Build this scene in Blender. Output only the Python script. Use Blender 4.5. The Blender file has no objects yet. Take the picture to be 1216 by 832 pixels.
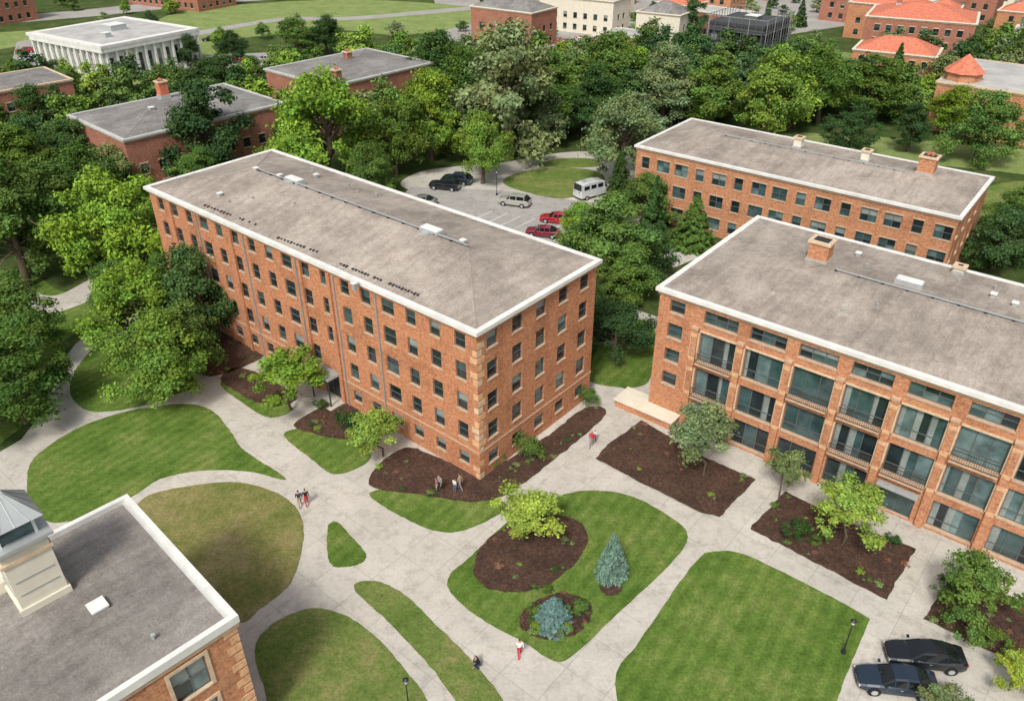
import bpy, bmesh, math, random
import numpy as np
from mathutils import Vector, Matrix
from mathutils.geometry import tessellate_polygon
random.seed(7); rng=np.random.default_rng(7)
SC=bpy.context.scene
COL=SC.collection
# ------------------------------------------------------------ camera / survey
H=44.0; F=947.0; PT=math.atan2(593,947); SP,CP=math.sin(PT),math.cos(PT)
def G(px,py,z=0.0):
    """survey helper: plan position (metres) of a photographed point at height z"""
    d=F*SP+(py-416)*CP; f=F*CP-(py-416)*SP; t=(H-z)/d
    return ((px-608)*t, f*t)
def depth(X,Y,z): return Y*CP+(H-z)*SP
cam=bpy.data.cameras.new("camera"); co=bpy.data.objects.new("camera",cam); COL.objects.link(co)
cam.sensor_width=36; cam.lens=F/1216*36; cam.clip_end=6000; cam.clip_start=0.5
co.location=(0,0,H); co.rotation_euler=(math.pi/2-PT,0,0); SC.camera=co
# ------------------------------------------------------------ light
w=bpy.data.worlds.new("World"); SC.world=w; w.use_nodes=True
nt=w.node_tree; bg=nt.nodes["Background"]
sky=nt.nodes.new("ShaderNodeTexSky"); sky.sky_type='NISHITA'; sky.sun_disc=False
SUN_EL=50; SUN_AZ=-160   # azimuth of the sun measured clockwise from +Y
sky.sun_elevation=math.radians(SUN_EL); sky.sun_rotation=math.radians(SUN_AZ)
sky.air_density=1.0; sky.dust_density=4.0; sky.ozone_density=0.6
hs=nt.nodes.new("ShaderNodeHueSaturation"); hs.inputs['Saturation'].default_value=0.3
nt.links.new(sky.outputs[0],hs.inputs['Color']); nt.links.new(hs.outputs[0],bg.inputs[0]); bg.inputs[1].default_value=0.135
sl=bpy.data.lights.new("sun",'SUN'); so=bpy.data.objects.new("sun",sl); COL.objects.link(so)
sl.energy=2.8; sl.angle=math.radians(10); sl.color=(1,0.93,0.82)
az=math.radians(SUN_AZ); el=math.radians(SUN_EL)
sd=Vector((math.sin(az)*math.cos(el),math.cos(az)*math.cos(el),math.sin(el)))
so.rotation_euler=sd.to_track_quat('Z','Y').to_euler(); so.location=(0,0,100)
SC.view_settings.view_transform='Standard'; SC.view_settings.look='None'; SC.view_settings.exposure=0
# ------------------------------------------------------------ materials
def newmat(name):
    m=bpy.data.materials.new(name); m.use_nodes=True
    n=m.node_tree; p=n.nodes["Principled BSDF"]; return m,n,p
def N(n,t,**k):
    x=n.nodes.new(t)
    for a,b in k.items():
        if a in x.inputs.keys(): x.inputs[a].default_value=b
        else: setattr(x,a,b)
    return x
def coords(n,kind='Object',rot=0,scale=(1,1,1)):
    tc=n.nodes.new("ShaderNodeTexCoord"); mp=n.nodes.new("ShaderNodeMapping")
    mp.inputs['Rotation'].default_value=(0,0,rot); mp.inputs['Scale'].default_value=scale
    n.links.new(tc.outputs[kind],mp.inputs[0]); return mp.outputs[0]
def ramp(n,fac,stops):
    r=n.nodes.new("ShaderNodeValToRGB"); e=r.color_ramp.elements
    while len(e)<len(stops): e.new(0.5)
    for i,(p,c) in enumerate(stops): e[i].position=p; e[i].color=(*c,1)
    n.links.new(fac,r.inputs[0]); return r.outputs[0]
def mix(n,a,b,fac,mode='MIX'):
    m=n.nodes.new("ShaderNodeMix"); m.data_type='RGBA'; m.blend_type=mode
    for s,v in ((m.inputs[6],a),(m.inputs[7],b),(m.inputs[0],fac)):
        if isinstance(v,bpy.types.NodeSocket): n.links.new(v,s)
        elif isinstance(v,(tuple,list)): s.default_value=(*v[:3],1)
        else: s.default_value=v
    return m.outputs[2]
def noise(n,co_,scale,detail=4,rough=.6):
    x=N(n,"ShaderNodeTexNoise",Scale=scale,Detail=min(detail,5),Roughness=rough)
    n.links.new(co_,x.inputs['Vector']); return x.outputs[0]
def bump(n,p,h,strength=.4,dist=.05):
    b=N(n,"ShaderNodeBump",Strength=strength,Distance=dist)
    n.links.new(h,b.inputs['Height']); n.links.new(b.outputs[0],p.inputs['Normal'])
def simple(name,c,rough=.7,metal=0,var=.15,scale=1.5,spec=.3,bmp=0):
    m,n,p=newmat(name); cc=coords(n)
    f=noise(n,cc,scale,3); col=ramp(n,f,[(.25,tuple(v*(1-var) for v in c)),(.75,tuple(min(1,v*(1+var)) for v in c))])
    n.links.new(col,p.inputs['Base Color']); p.inputs['Roughness'].default_value=rough
    p.inputs['Metallic'].default_value=metal; p.inputs['Specular IOR Level'].default_value=spec
    return m
def brickmat(name,c1,c2,mort,w_=.36,h_=.13):
    m,n,p=newmat(name); uv=coords(n,'UV')
    b=N(n,"ShaderNodeTexBrick",Scale=1.0); n.links.new(uv,b.inputs['Vector'])
    b.inputs['Brick Width'].default_value=w_; b.inputs['Row Height'].default_value=h_
    b.inputs['Mortar Size'].default_value=.014; b.inputs['Color1'].default_value=(*c1,1)
    b.inputs['Color2'].default_value=(*c2,1); b.inputs['Mortar'].default_value=(*mort,1); b.inputs['Bias'].default_value=-.1
    f=noise(n,uv,.3,5,.7)
    col=mix(n,b.outputs[0],ramp(n,f,[(.3,(.66,.62,.58)),(.5,(1,1,1)),(.72,(1.0,1.0,1.0))]),1.0,'MULTIPLY')
    f2=noise(n,uv,3.6,4,.8)
    col=mix(n,col,ramp(n,f2,[(.34,(.5,.46,.45)),(.6,(1,1,1))]),.9,'MULTIPLY')
    f3=noise(n,coords(n,'UV',0,(2.2,.4,1)),1.0,4,.7)
    col=mix(n,col,mort,ramp(n,f3,[(.52,(0,0,0)),(.8,(.4,.4,.4))]))
    f4=noise(n,uv,6.3,2,.8); col=mix(n,col,(.76,.44,.25),ramp(n,f4,[(.55,(0,0,0)),(.7,(.5,.5,.5))]))
    n.links.new(col,p.inputs['Base Color']); p.inputs['Roughness'].default_value=.85
    p.inputs['Specular IOR Level'].default_value=.2
    bump(n,p,f2,.5,.03)
    return m
BRICK=brickmat("brick_orange",(.67,.26,.115),(.51,.175,.08),(.54,.37,.25))
BRICK2=brickmat("brick_red",(.47,.17,.11),(.34,.115,.08),(.40,.28,.22))
BRICK3=brickmat("brick_tan",(.67,.28,.13),(.51,.19,.09),(.55,.39,.27))
STONE=simple("limestone",(.62,.48,.33),.8,var=.22,scale=2.5)
SILL=simple("sill_stone",(.52,.37,.26),.8,var=.2,scale=2.5)
QUOIN=simple("quoin_stone",(.66,.40,.23),.8,var=.3,scale=3.5)
CREAM=simple("cream_render",(.70,.66,.55),.7,var=.1,scale=1.2)
WHITE=simple("white_trim",(.72,.72,.70),.6,var=.14,scale=.8)
GUTTER=simple("pale_gutter",(.50,.51,.50),.6,var=.14,scale=.8)
FRAME=simple("window_frame",(.05,.055,.055),.5,var=.1)
FRAMEL=simple("window_frame_light",(.30,.32,.32),.5,var=.1)
FRAMEM=simple("window_frame_grey",(.12,.13,.13),.5,var=.1)
METAL=simple("galvanised_metal",(.50,.54,.55),.4,.4,var=.1)
DARKM=simple("dark_metal",(.04,.04,.045),.45,.3)
CHARCOAL=simple("charcoal_cladding",(.06,.065,.07),.6)
TILE=simple("terracotta_tile",(.56,.18,.11),.8,var=.35,scale=2)
GREYROOF=simple("grey_membrane",(.43,.43,.42),.85,var=.22,scale=.3)
def glassmat(name,c,rough=.08,var=.4,spec=.5):
    m,n,p=newmat(name); cc=coords(n); f=noise(n,cc,.7,3)
    n.links.new(ramp(n,f,[(.3,tuple(v*(1-var) for v in c)),(.7,tuple(v*(1+var) for v in c))]),p.inputs['Base Color'])
    p.inputs['Roughness'].default_value=rough; p.inputs['Specular IOR Level'].default_value=spec; return m
GL1=glassmat("glass_dark",(.018,.030,.034),.06,.5,.6); GL2=glassmat("glass_teal",(.045,.09,.095),.08,.5,.8); GL3=glassmat("glass_blind",(.24,.28,.27),.3,.3)
GL4=glassmat("glass_pale",(.12,.19,.195),.1,.5,.8)
GLS=[GL1]*7+[GL2]*2+[GL3]
GLB=[GL1]*3+[GL2]*4+[GL4]*3
def roofmat(name,c,tile=.5):
    m,n,p=newmat(name); cc=coords(n)
    f=noise(n,cc,8,4,.9); g=noise(n,cc,.14,5,.75); h=noise(n,coords(n,'Object',0,(1,.15,1)),1.1,4,.75); k=noise(n,cc,1.6,4,.8)
    br=N(n,"ShaderNodeTexBrick",Scale=1.0); n.links.new(cc,br.inputs['Vector'])
    br.inputs['Brick Width'].default_value=1.1; br.inputs['Row Height'].default_value=.3; br.inputs['Mortar Size'].default_value=.03
    br.inputs['Color1'].default_value=(1,1,1,1); br.inputs['Color2'].default_value=(.92,.915,.91,1); br.inputs['Mortar'].default_value=(.76,.75,.74,1)
    col=ramp(n,f,[(.3,tuple(v*.62 for v in c)),(.7,tuple(v*1.28 for v in c))])
    col=mix(n,col,br.outputs[0],tile,'MULTIPLY')
    col=mix(n,col,ramp(n,g,[(.36,(.66,.65,.65)),(.58,(1,1,1))]),1.0,'MULTIPLY')
    col=mix(n,col,ramp(n,h,[(.33,(.72,.71,.71)),(.58,(1,1,1))]),.9,'MULTIPLY')
    col=mix(n,col,ramp(n,k,[(.38,(.80,.79,.78)),(.6,(1,1,1))]),.8,'MULTIPLY')
    n.links.new(col,p.inputs['Base Color']); p.inputs['Roughness'].default_value=.95; p.inputs['Specular IOR Level'].default_value=.1
    bump(n,p,f,.5,.04); return m
SHING=roofmat("shingle_taupe",(.50,.445,.395)); SHING2=roofmat("shingle_grey",(.34,.335,.33)); SHING3=roofmat("gravel_roof",(.34,.32,.30),.2)
def grassmat(name,a,b,c,stripe=0,rot=0):
    m,n,p=newmat(name); cc=coords(n)
    f=noise(n,cc,.2,5,.8); g=noise(n,cc,5,4,.9); k=noise(n,cc,1.1,4,.7)
    col=ramp(n,f,[(.34,a),(.5,b),(.64,c)])
    col=mix(n,col,ramp(n,g,[(.3,(.36,.40,.34)),(.66,(1,1,1))]),.9,'MULTIPLY')
    col=mix(n,col,ramp(n,k,[(.35,(.78,.82,.75)),(.6,(1,1,1))]),.9,'MULTIPLY')
    if stripe:
        wv=N(n,"ShaderNodeTexWave",Scale=.3,Distortion=1.0); wv.inputs['Detail'].default_value=2
        n.links.new(coords(n,'Object',rot),wv.inputs['Vector'])
        col=mix(n,col,ramp(n,wv.outputs[0],[(.3,(.80,.84,.78)),(.7,(1,1,1))]),stripe,'MULTIPLY')
    n.links.new(col,p.inputs['Base Color']); p.inputs['Roughness'].default_value=.95; p.inputs['Specular IOR Level'].default_value=.1
    bump(n,p,g,.9,.1); return m
GRASS=grassmat("lawn_grass",(.12,.215,.04),(.185,.29,.06),(.29,.35,.105),.85,.6)
GRASSB=grassmat("lawn_grass_dry",(.21,.25,.07),(.33,.31,.12),(.45,.37,.19))
GRASSM=grassmat("lawn_grass_mixed",(.15,.235,.055),(.22,.29,.08),(.35,.33,.14))
WILD=grassmat("rough_grass",(.05,.09,.025),(.09,.135,.04),(.16,.18,.07))
FIELD=grassmat("field_grass",(.22,.32,.09),(.31,.39,.14),(.39,.43,.20))
def concmat(name,c,w_=2.4,rot=-39.8,joint=.7):
    m,n,p=newmat(name); cc=coords(n); rc=coords(n,'Object',math.radians(-rot))
    b=N(n,"ShaderNodeTexBrick",Scale=1.0); b.offset=0; n.links.new(rc,b.inputs['Vector'])
    b.inputs['Brick Width'].default_value=w_; b.inputs['Row Height'].default_value=w_; b.inputs['Mortar Size'].default_value=.03
    b.inputs['Color1'].default_value=(1,1,1,1); b.inputs['Color2'].default_value=(.93,.925,.915,1); b.inputs['Mortar'].default_value=(joint,joint,joint*.97,1)
    f=noise(n,cc,.14,5,.75); g=noise(n,cc,4,5,.85); k=noise(n,cc,.9,5,.75)
    col=ramp(n,f,[(.3,tuple(v*.78 for v in c)),(.65,tuple(v*1.05 for v in c))])
    col=mix(n,col,ramp(n,g,[(.3,(.78,.77,.75)),(.62,(1,1,1))]),.9,'MULTIPLY')
    col=mix(n,col,ramp(n,k,[(.34,(.76,.75,.73)),(.5,(1,1,1))]),.9,'MULTIPLY')
    col=mix(n,col,b.outputs[0],.9,'MULTIPLY')
    n.links.new(col,p.inputs['Base Color']); p.inputs['Roughness'].default_value=.9; p.inputs['Specular IOR Level'].default_value=.15
    return m
CONC=concmat("concrete_paving",(.60,.575,.53),3.0,-39.8,.72)
CONCG=concmat("concrete_lot",(.42,.41,.395),5,-39.8,.85)
PAINTW=simple("road_paint",(.75,.75,.73),.7)
def mulchmat():
    m,n,p=newmat("bark_mulch"); cc=coords(n); f=noise(n,cc,4,5,.95); g=noise(n,cc,.6,4)
    col=ramp(n,f,[(.34,(.03,.017,.012)),(.52,(.13,.066,.044)),(.68,(.30,.175,.12))])
    col=mix(n,col,ramp(n,g,[(.3,(.55,.55,.55)),(.7,(1,1,1))]),1.0,'MULTIPLY')
    n.links.new(col,p.inputs['Base Color']); p.inputs['Roughness'].default_value=1; bump(n,p,f,1,.2); return m
MULCH=mulchmat()
BARK=simple("tree_bark",(.12,.09,.065),.9,var=.3,scale=4)
def leafmat(name,trn):
    m,n,p=newmat(name); n.nodes.remove(p); oi=n.nodes.new("ShaderNodeObjectInfo"); at=n.nodes.new("ShaderNodeAttribute"); at.attribute_name="tint"
    col=mix(n,oi.outputs['Color'],at.outputs['Color'],1.0,'MULTIPLY')
    df=n.nodes.new("ShaderNodeBsdfDiffuse"); n.links.new(col,df.inputs[0]); out=n.nodes["Material Output"].inputs[0]
    if trn:
        tr=n.nodes.new("ShaderNodeBsdfTranslucent"); c2=mix(n,col,(1.0,1.0,.5),1.0,'MULTIPLY'); n.links.new(c2,tr.inputs[0])
        ms=n.nodes.new("ShaderNodeMixShader"); ms.inputs[0].default_value=trn
        n.links.new(df.outputs[0],ms.inputs[1]); n.links.new(tr.outputs[0],ms.inputs[2]); n.links.new(ms.outputs[0],out)
    else: n.links.new(df.outputs[0],out)
    return m
LEAF=leafmat("foliage",.2); LEAFF=leafmat("foliage_far",0)
# ------------------------------------------------------------ mesh builder
class MB:
    def __init__(s): s.v=[];s.f=[];s.m=[];s.uv=[];s.mats=[];s.sm=[]
    def mi(s,m):
        if m not in s.mats: s.mats.append(m)
        return s.mats.index(m)
    def face(s,pts,m,smooth=False):
        b=len(s.v); s.v+= [tuple(p) for p in pts]; s.f.append(tuple(range(b,b+len(pts)))); s.m.append(s.mi(m)); s.sm.append(smooth)
        n=(Vector(pts[1])-Vector(pts[0])).cross(Vector(pts[2])-Vector(pts[1]))
        a=[abs(n.x),abs(n.y),abs(n.z)]
        for p in pts:
            if a[2]>=a[0] and a[2]>=a[1]: s.uv.append((p[0],p[1]))
            elif a[1]>=a[0]: s.uv.append((p[0],p[2]))
            else: s.uv.append((p[1],p[2]))
    def box(s,x0,y0,z0,x1,y1,z1,m):
        if x0>x1:x0,x1=x1,x0
        if y0>y1:y0,y1=y1,y0
        if z0>z1:z0,z1=z1,z0
        P=[(x0,y0,z0),(x1,y0,z0),(x1,y1,z0),(x0,y1,z0),(x0,y0,z1),(x1,y0,z1),(x1,y1,z1),(x0,y1,z1)]
        for q in ((0,3,2,1),(4,5,6,7),(0,1,5,4),(1,2,6,5),(2,3,7,6),(3,0,4,7)): s.face([P[i] for i in q],m)
    def cyl(s,c,r0,r1,z0,z1,m,n=12,cap=True):
        a=[(c[0]+r0*math.cos(2*math.pi*i/n),c[1]+r0*math.sin(2*math.pi*i/n),z0) for i in range(n)]
        b=[(c[0]+r1*math.cos(2*math.pi*i/n),c[1]+r1*math.sin(2*math.pi*i/n),z1) for i in range(n)]
        for i in range(n): s.face([a[i],a[(i+1)%n],b[(i+1)%n],b[i]],m,True)
        if cap: s.face(b,m)
    def obj(s,name,parent=None,link=True):
        me=bpy.data.meshes.new(name); me.from_pydata(s.v,[],s.f)
        for m in s.mats: me.materials.append(m)
        me.polygons.foreach_set("material_index",s.m); me.polygons.foreach_set("use_smooth",s.sm)
        u=me.uv_layers.new(name="UVMap"); u.data.foreach_set("uv",[c for t in s.uv for c in t]); me.update()
        o=bpy.data.objects.new(name,me); COL.objects.link(o)
        if parent: o.parent=parent
        return o
def empty(name,loc,rz=0):
    e=bpy.data.objects.new(name,None); COL.objects.link(e); e.location=loc; e.rotation_euler=(0,0,rz); e.empty_display_size=.3; return e
FOOT=[]   # building footprints for planting
class Building:
    def __init__(s,name,org,ang,L,D,Ht,foot=True):
        s.o=Vector((org[0],org[1])); s.a=math.radians(ang); s.L=L;s.D=D;s.H=Ht
        s.e=empty(name,(org[0],org[1],0),s.a); s.P={}
        if foot: FOOT.append(s)
    def part(s,n):
        if n not in s.P: s.P[n]=MB()
        return s.P[n]
    def loc(s,px,py,z):
        X,Y=G(px,py,z); return s.tolocal(X,Y)
    def tolocal(s,X,Y):
        d=Vector((X,Y))-s.o; c,q=math.cos(s.a),math.sin(s.a)
        return (d.x*c+d.y*q,-d.x*q+d.y*c)
    def inside(s,X,Y,m):
        x,y=s.tolocal(X,Y); return -m<x<s.L+m and -m<y<s.D+m
    def map(s,side):
        L,D=s.L,s.D
        return {'front':lambda a,d,z:(a,-d,z),'right':lambda a,d,z:(L+d,a,z),'back':lambda a,d,z:(L-a,D+d,z),'left':lambda a,d,z:(-d,D-a,z)}[side]
    def fbox(s,side,a0,d0,z0,a1,d1,z1,m,part):
        P=s.map(side); p=P(a0,d0,z0); q=P(a1,d1,z1); s.part(part).box(*p,*q,m)
    def facade(s,side,wins,wall,z0=-.3,z1=None,sill=STONE,frame=FRAME,lintel=None,dep=.2,gls=None):
        z1=z1 or s.H; W=s.L if side in('front','back') else s.D; P=s.map(side); gls=gls or GLS
        xs=sorted(set([0,W]+[round(v,3) for w_ in wins for v in (w_[0],w_[2])])); zs=sorted(set([z0,z1]+[round(v,3) for w_ in wins for v in (w_[1],w_[3])]))
        B=s.part('walls'); Wn=s.part('windows')
        for i in range(len(xs)-1):
            cx=(xs[i]+xs[i+1])/2; ww=[w_ for w_ in wins if w_[0]<cx<w_[2]]
            for j in range(len(zs)-1):
                cz=(zs[j]+zs[j+1])/2
                if any(w_[1]<cz<w_[3] for w_ in ww): continue
                B.face([P(xs[i],0,zs[j]),P(xs[i+1],0,zs[j]),P(xs[i+1],0,zs[j+1]),P(xs[i],0,zs[j+1])],wall)
        for (a0,b0,a1,b1,ty) in wins:
            d=-dep
            B.face([P(a0,0,b0),P(a0,d,b0),P(a0,d,b1),P(a0,0,b1)][::-1],wall); B.face([P(a1,0,b0),P(a1,d,b0),P(a1,d,b1),P(a1,0,b1)],wall)
            B.face([P(a0,0,b0),P(a1,0,b0),P(a1,d,b0),P(a0,d,b0)],sill); B.face([P(a0,0,b1),P(a0,d,b1),P(a1,d,b1),P(a1,0,b1)],wall)
            nx={'dh':1,'pair':2,'wide':3,'big':3,'door':2,'small':1,'tri':3}[ty]; nz={'dh':[.5],'pair':[.5],'wide':[.3],'big':[.28],'door':[.78],'small':[],'tri':[.5]}[ty]
            xe=[a0+(a1-a0)*k/nx for k in range(nx+1)]; ze=[b0]+[b0+(b1-b0)*k for k in nz]+[b1]
            blind=random.random()<.18
            for k in range(nx):
                gm=random.choice(gls) if ty in('big','wide') else None
                for l in range(len(ze)-1):
                    g=gm or (GL3 if (blind and l==len(ze)-2) else random.choice(gls[:9]))
                    Wn.face([P(xe[k],d+.02,ze[l]),P(xe[k+1],d+.02,ze[l]),P(xe[k+1],d+.02,ze[l+1]),P(xe[k],d+.02,ze[l+1])],g)
                if ty=='big' and random.random()<.4:   # curtain drawn part-way
                    cw=(xe[k+1]-xe[k])*random.uniform(.2,.55); Wn.face([P(xe[k]+.04,d+.024,b0+.05),P(xe[k]+cw,d+.024,b0+.05),P(xe[k]+cw,d+.024,b1-.05),P(xe[k]+.04,d+.024,b1-.05)],GL3)
            f=.06
            for k in range(nx+1):
                c=min(max(xe[k],a0+f/2),a1-f/2); s.fbox(side,c-f/2,d+.03,b0,c+f/2,d+.08,b1,frame,'windows')
            for c in ze:
                c=min(max(c,b0+f/2),b1-f/2); s.fbox(side,a0+.002,d+.029,c-f/2,a1-.002,d+.075,c+f/2,frame,'windows')
            if ty!='door':
                s.fbox(side,a0-.05,-.02,b0-.11,a1+.05,.07,b0-.005,sill,'trim')
            if lintel: s.fbox(side,a0-.1,-.02,b1+.004,a1+.1,.035,b1+.2,lintel,'trim')
    def rim(s,over=.3,inn=.2,th=.3,m=WHITE,rise=1.0,roof=SHING,low=.06,sub=STONE):
        L,D,h=s.L,s.D,s.H; T=s.part('trim'); z0,z1=h-.02,h+th
        T.box(-over,-over,z0,L+over,inn,z1,m); T.box(-over,D-inn,z0,L+over,D+over,z1,m)
        T.box(-over,inn,z0,inn,D-inn,z1,m); T.box(L-inn,inn,z0,L+over,D-inn,z1,m)
        zb=z1-low; q=D/2; R=s.part('roof')
        a=(inn,inn,zb);b=(L-inn,inn,zb);c=(L-inn,D-inn,zb);d=(inn,D-inn,zb)
        if L>D: e=(q,D/2,zb+rise); f=(L-q,D/2,zb+rise); fs=[(a,b,f,e),(b,c,f),(c,d,e,f),(d,a,e)]
        else: q=L/2; e=(L/2,q,zb+rise); f=(L/2,D-q,zb+rise); fs=[(a,b,e),(b,c,f,e),(c,d,f),(d,a,e,f)]
        for x in fs: R.face(x,roof)
        if rise>.5:   # ridge and hip caps
            for p_,q_ in ((a,e),(b,f),(c,f),(d,e),(e,f)) if L>D else ((a,e),(b,e),(c,f),(d,f),(e,f)):
                p_,q_=Vector(p_),Vector(q_); dv=(q_-p_).normalized(); sv=dv.cross(Vector((0,0,1))).normalized()*.12; up=Vector((0,0,.03))
                R.face([p_-sv+up*.4,q_-sv+up*.4,q_+up*1.6,p_+up*1.6],roof); R.face([p_+up*1.6,q_+up*1.6,q_+sv+up*.4,p_+sv+up*.4],roof)
        s.ringbox(.12,h-.3,h-.021,sub)
    def ringbox(s,o,z0,z1,m):
        L,D=s.L,s.D; T=s.part('trim')
        T.box(-o,-o,z0,L+o,.0-.001,z1,m); T.box(-o,D+.001,z0,L+o,D+o,z1,m); T.box(-o,0,z0,-.001,D,z1,m); T.box(L+.001,0,z0,L+o,D,z1,m)
    def rz(s,y,rise,th=.3,low=.06):
        return s.H+th-low+rise*(1-abs(y-s.D/2)/(s.D/2))
    def done(s):
        for n,b in s.P.items(): b.obj(n,s.e)
def vent(b,x,y,z,w_=.8,h_=.5,m=METAL):
    T=b.part('roof_vents'); T.box(x-w_/2,y-w_/2,z-.3,x+w_/2,y+w_/2,z+h_,m); T.box(x-w_/2-.08,y-w_/2-.08,z+h_,x+w_/2+.08,y+w_/2+.08,z+h_+.08,WHITE)
def stack(b,x,y,z,h_=.4,m=None):
    T=b.part('vent_stacks'); T.cyl((x,y),.07,.07,z-.3,z+h_,m or DARKM,8); T.cyl((x,y),.12,.12,z+h_,z+h_+.06,m or DARKM,8)
def chimney(b,x,y,z,w_=1.3,d_=1.3,h_=1.6,m=BRICK,flue=True):
    T=b.part('chimney'); T.box(x-w_/2,y-d_/2,z-.8,x+w_/2,y+d_/2,z+h_,m); T.box(x-w_/2-.15,y-d_/2-.15,z+h_,x+w_/2+.15,y+d_/2+.15,z+h_+.22,STONE)
    T.box(x-w_/2-.1,y-d_/2-.1,z-.8,x+w_/2+.1,y+d_/2+.1,z+.25,METAL)
    T.box(x-w_/2+.2,y-d_/2+.2,z+h_+.22,x+w_/2-.2,y+d_/2-.2,z+h_+.25,DARKM)
    if flue: T.cyl((x-.25,y),.18,.16,z+h_+.2,z+h_+.6,TILE); T.cyl((x+.25,y),.18,.16,z+h_+.2,z+h_+.6,TILE)
def pipe(b,p,q,m=METAL,r=.05):
    p,q=Vector(p),Vector(q); n=int((q-p).length/2)+1; T=b.part('roof_pipe')
    for i in range(n):
        a=p.lerp(q,i/n); c=p.lerp(q,(i+1)/n); T.box(a.x,a.y-r,min(a.z,c.z),c.x+.001,a.y+r,max(a.z,c.z)+r*2,m)
        T.box(a.x-.1,a.y-.15,a.z-.2,a.x+.1,a.y+.15,a.z-.003,DARKM)
# ------------------------------------------------------------ MAIN HALL
HM=14.05
m=Building("brick_dormitory_hall",(-38.04,79.6),-39.8,46.1,15.5,HM)
rows=[(12.2,13.55),(9.35,10.95),(6.45,8.05),(3.6,5.2),(1.05,2.2)]
Lw=m.L; wins=[]
for k in range(17):
    c=Lw-1.7-2.65*k
    for r,(a,b) in enumerate(rows):
        if abs(c-(Lw-18.6))<1.4 and r>=3: continue
        hw=.56 if k%5!=3 else .74
        wins.append((c-hw,a,c+hw,b,'dh'))
wins.append((Lw-18.6-1.1,.15,Lw-18.6+1.1,2.9,'door'))
m.facade('front',wins,BRICK,frame=FRAMEM,sill=SILL)
wins=[]
for k in range(5):
    c=1.75+3.0*k
    for r,(a,b) in enumerate(rows): wins.append((c-.62,a,c+.62,b,'dh'))
m.facade('right',wins,BRICK,frame=FRAMEM,sill=SILL)
for side,W in(('back',46.1),('left',15.5)):
    m.facade(side,[(1.7+2.65*k-.55,a,1.7+2.65*k+.55,b,'dh') for k in range(int((W-1)/2.65)) for a,b in rows],BRICK)
m.rim(.34,.16,.3,rise=1.5,sub=SILL)
m.ringbox(.05,2.75,2.9,SILL)
for side in('front','right'):
    for i in range(20):
        z=.1+i*.66
        if z>12.9: break
        wd=.7 if i%2 else .42
        mt=random.choice((QUOIN,QUOIN,BRICK,STONE))
        if side=='front': m.fbox('front',Lw-wd,.001,z,Lw+.034,.035,z+.5,mt,'trim')
        else: m.fbox('right',-.0,.001,z,wd+.1,.035,z+.5,mt,'trim')
for a in (Lw-11.0,Lw-16.3,Lw-21.5,Lw-29.4,Lw-37.3): m.fbox('front',a-.05,.005,0,a+.05,.13,13.6,FRAMEL,'downpipes')
for a in (Lw-16.95,Lw-20.9,Lw-31.5,Lw-42.2):
    m.fbox('front',a-.22,-.05,-.2,a+.22,.18,13.62,BRICK,'walls')
cx=Lw-18.6
m.fbox('front',cx-1.45,.05,3.05,cx+1.45,1.5,3.25,METAL,'entrance_canopy')
m.fbox('front',cx-1.35,.06,3.25,cx+1.35,1.4,3.31,FRAMEL,'entrance_canopy')
for a in(-1.3,1.2): m.fbox('front',cx+a,1.3,0,cx+a+.1,1.4,3.05,FRAME,'entrance_canopy')
m.fbox('front',cx-1.7,.01,0,cx+1.7,1.8,.16,CONC,'steps')
yr=m.D/2
pipe(m,(8.6,yr+.3,m.rz(yr,1.5)+.1),(38.0,yr+.3,m.rz(yr,1.5)+.1))
for px,py in((350,217),(513,277)):
    x,y=m.loc(px,py,15.6); T=m.part('skylights'); z=m.rz(y,1.5)
    T.box(x-1.1,y-.5,z-.4,x+1.1,y+.5,z+.4,METAL); T.box(x-1.0,y-.4,z+.402,x+1.0,y+.4,z+.48,WHITE); T.box(x-.5,y-.9,z-.5,x+.3,y-.52,z+.25,METAL)
for px,py in((375,205),(550,291),(333,213),(305,206),(420,330),(260,225)): 
    x,y=m.loc(px,py,15.5 if py<300 else 14.9); vent(m,x,y,m.rz(y,1.5),.35,.3)
for i in range(7):
    x,y=random.uniform(4,42),random.choice((random.uniform(2,6),random.uniform(9,14))); stack(m,x,y,m.rz(y,1.5),random.uniform(.15,.35),METAL)
T=m.part('roof_scribbles')  # small dark boxes standing in for letter-like scribbles on the roof
for (p0,p1,n_) in(((243,240),(303,263),17),((330,278),(376,295),13),((404,309),(496,346),26)):
    for i in range(n_):
        t=i/(n_-1); px=p0[0]+(p1[0]-p0[0])*t; py=p0[1]+(p1[1]-p0[1])*t
        x,y=m.loc(px,py,14.8); z=m.rz(y,1.5); hh=random.uniform(.05,.16)
        if random.random()<.12: continue
        T.box(x-random.uniform(.05,.14),y-hh,z-.06,x+random.uniform(.04,.1),y+hh,z+.08,DARKM)
m.done()
# ------------------------------------------------------------ RIGHT HALL
r=Building("brick_balcony_hall",(12.6,60.0),-39.0,44,19.5,12.5)
wins=[(1.05,a,2.45,b,'dh') for a,b in((10.75,11.95),(8.3,9.7),(5.9,7.2),(3.5,4.8))]
bays=[5.75+4.05*k for k in range(10)]
for i,c in enumerate(bays):
    wins.append((c-1.5,10.75,c+1.5,11.95,'tri'))
    wins.append((c-1.6,7.05,c+1.6,9.85,'big')); wins.append((c-1.6,3.6,c+1.6,6.3,'big'))
    if i==4: wins.append((c-1.3,.15,c+1.3,2.75,'door'))
    else: wins.append((c-1.6,.35,c+1.6,2.85,'big'))
r.facade('front',wins,BRICK3,frame=FRAMEM,dep=.32,sill=SILL,gls=GLB)
for side,W in(('back',44),('left',19.5),('right',19.5)):
    r.facade(side,[(1.7+3*k-.7,a,1.7+3*k+.7,a+1.6,'dh') for k in range(int((W-1)/3)) for a in(1,4,7,10)],BRICK3)
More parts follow.
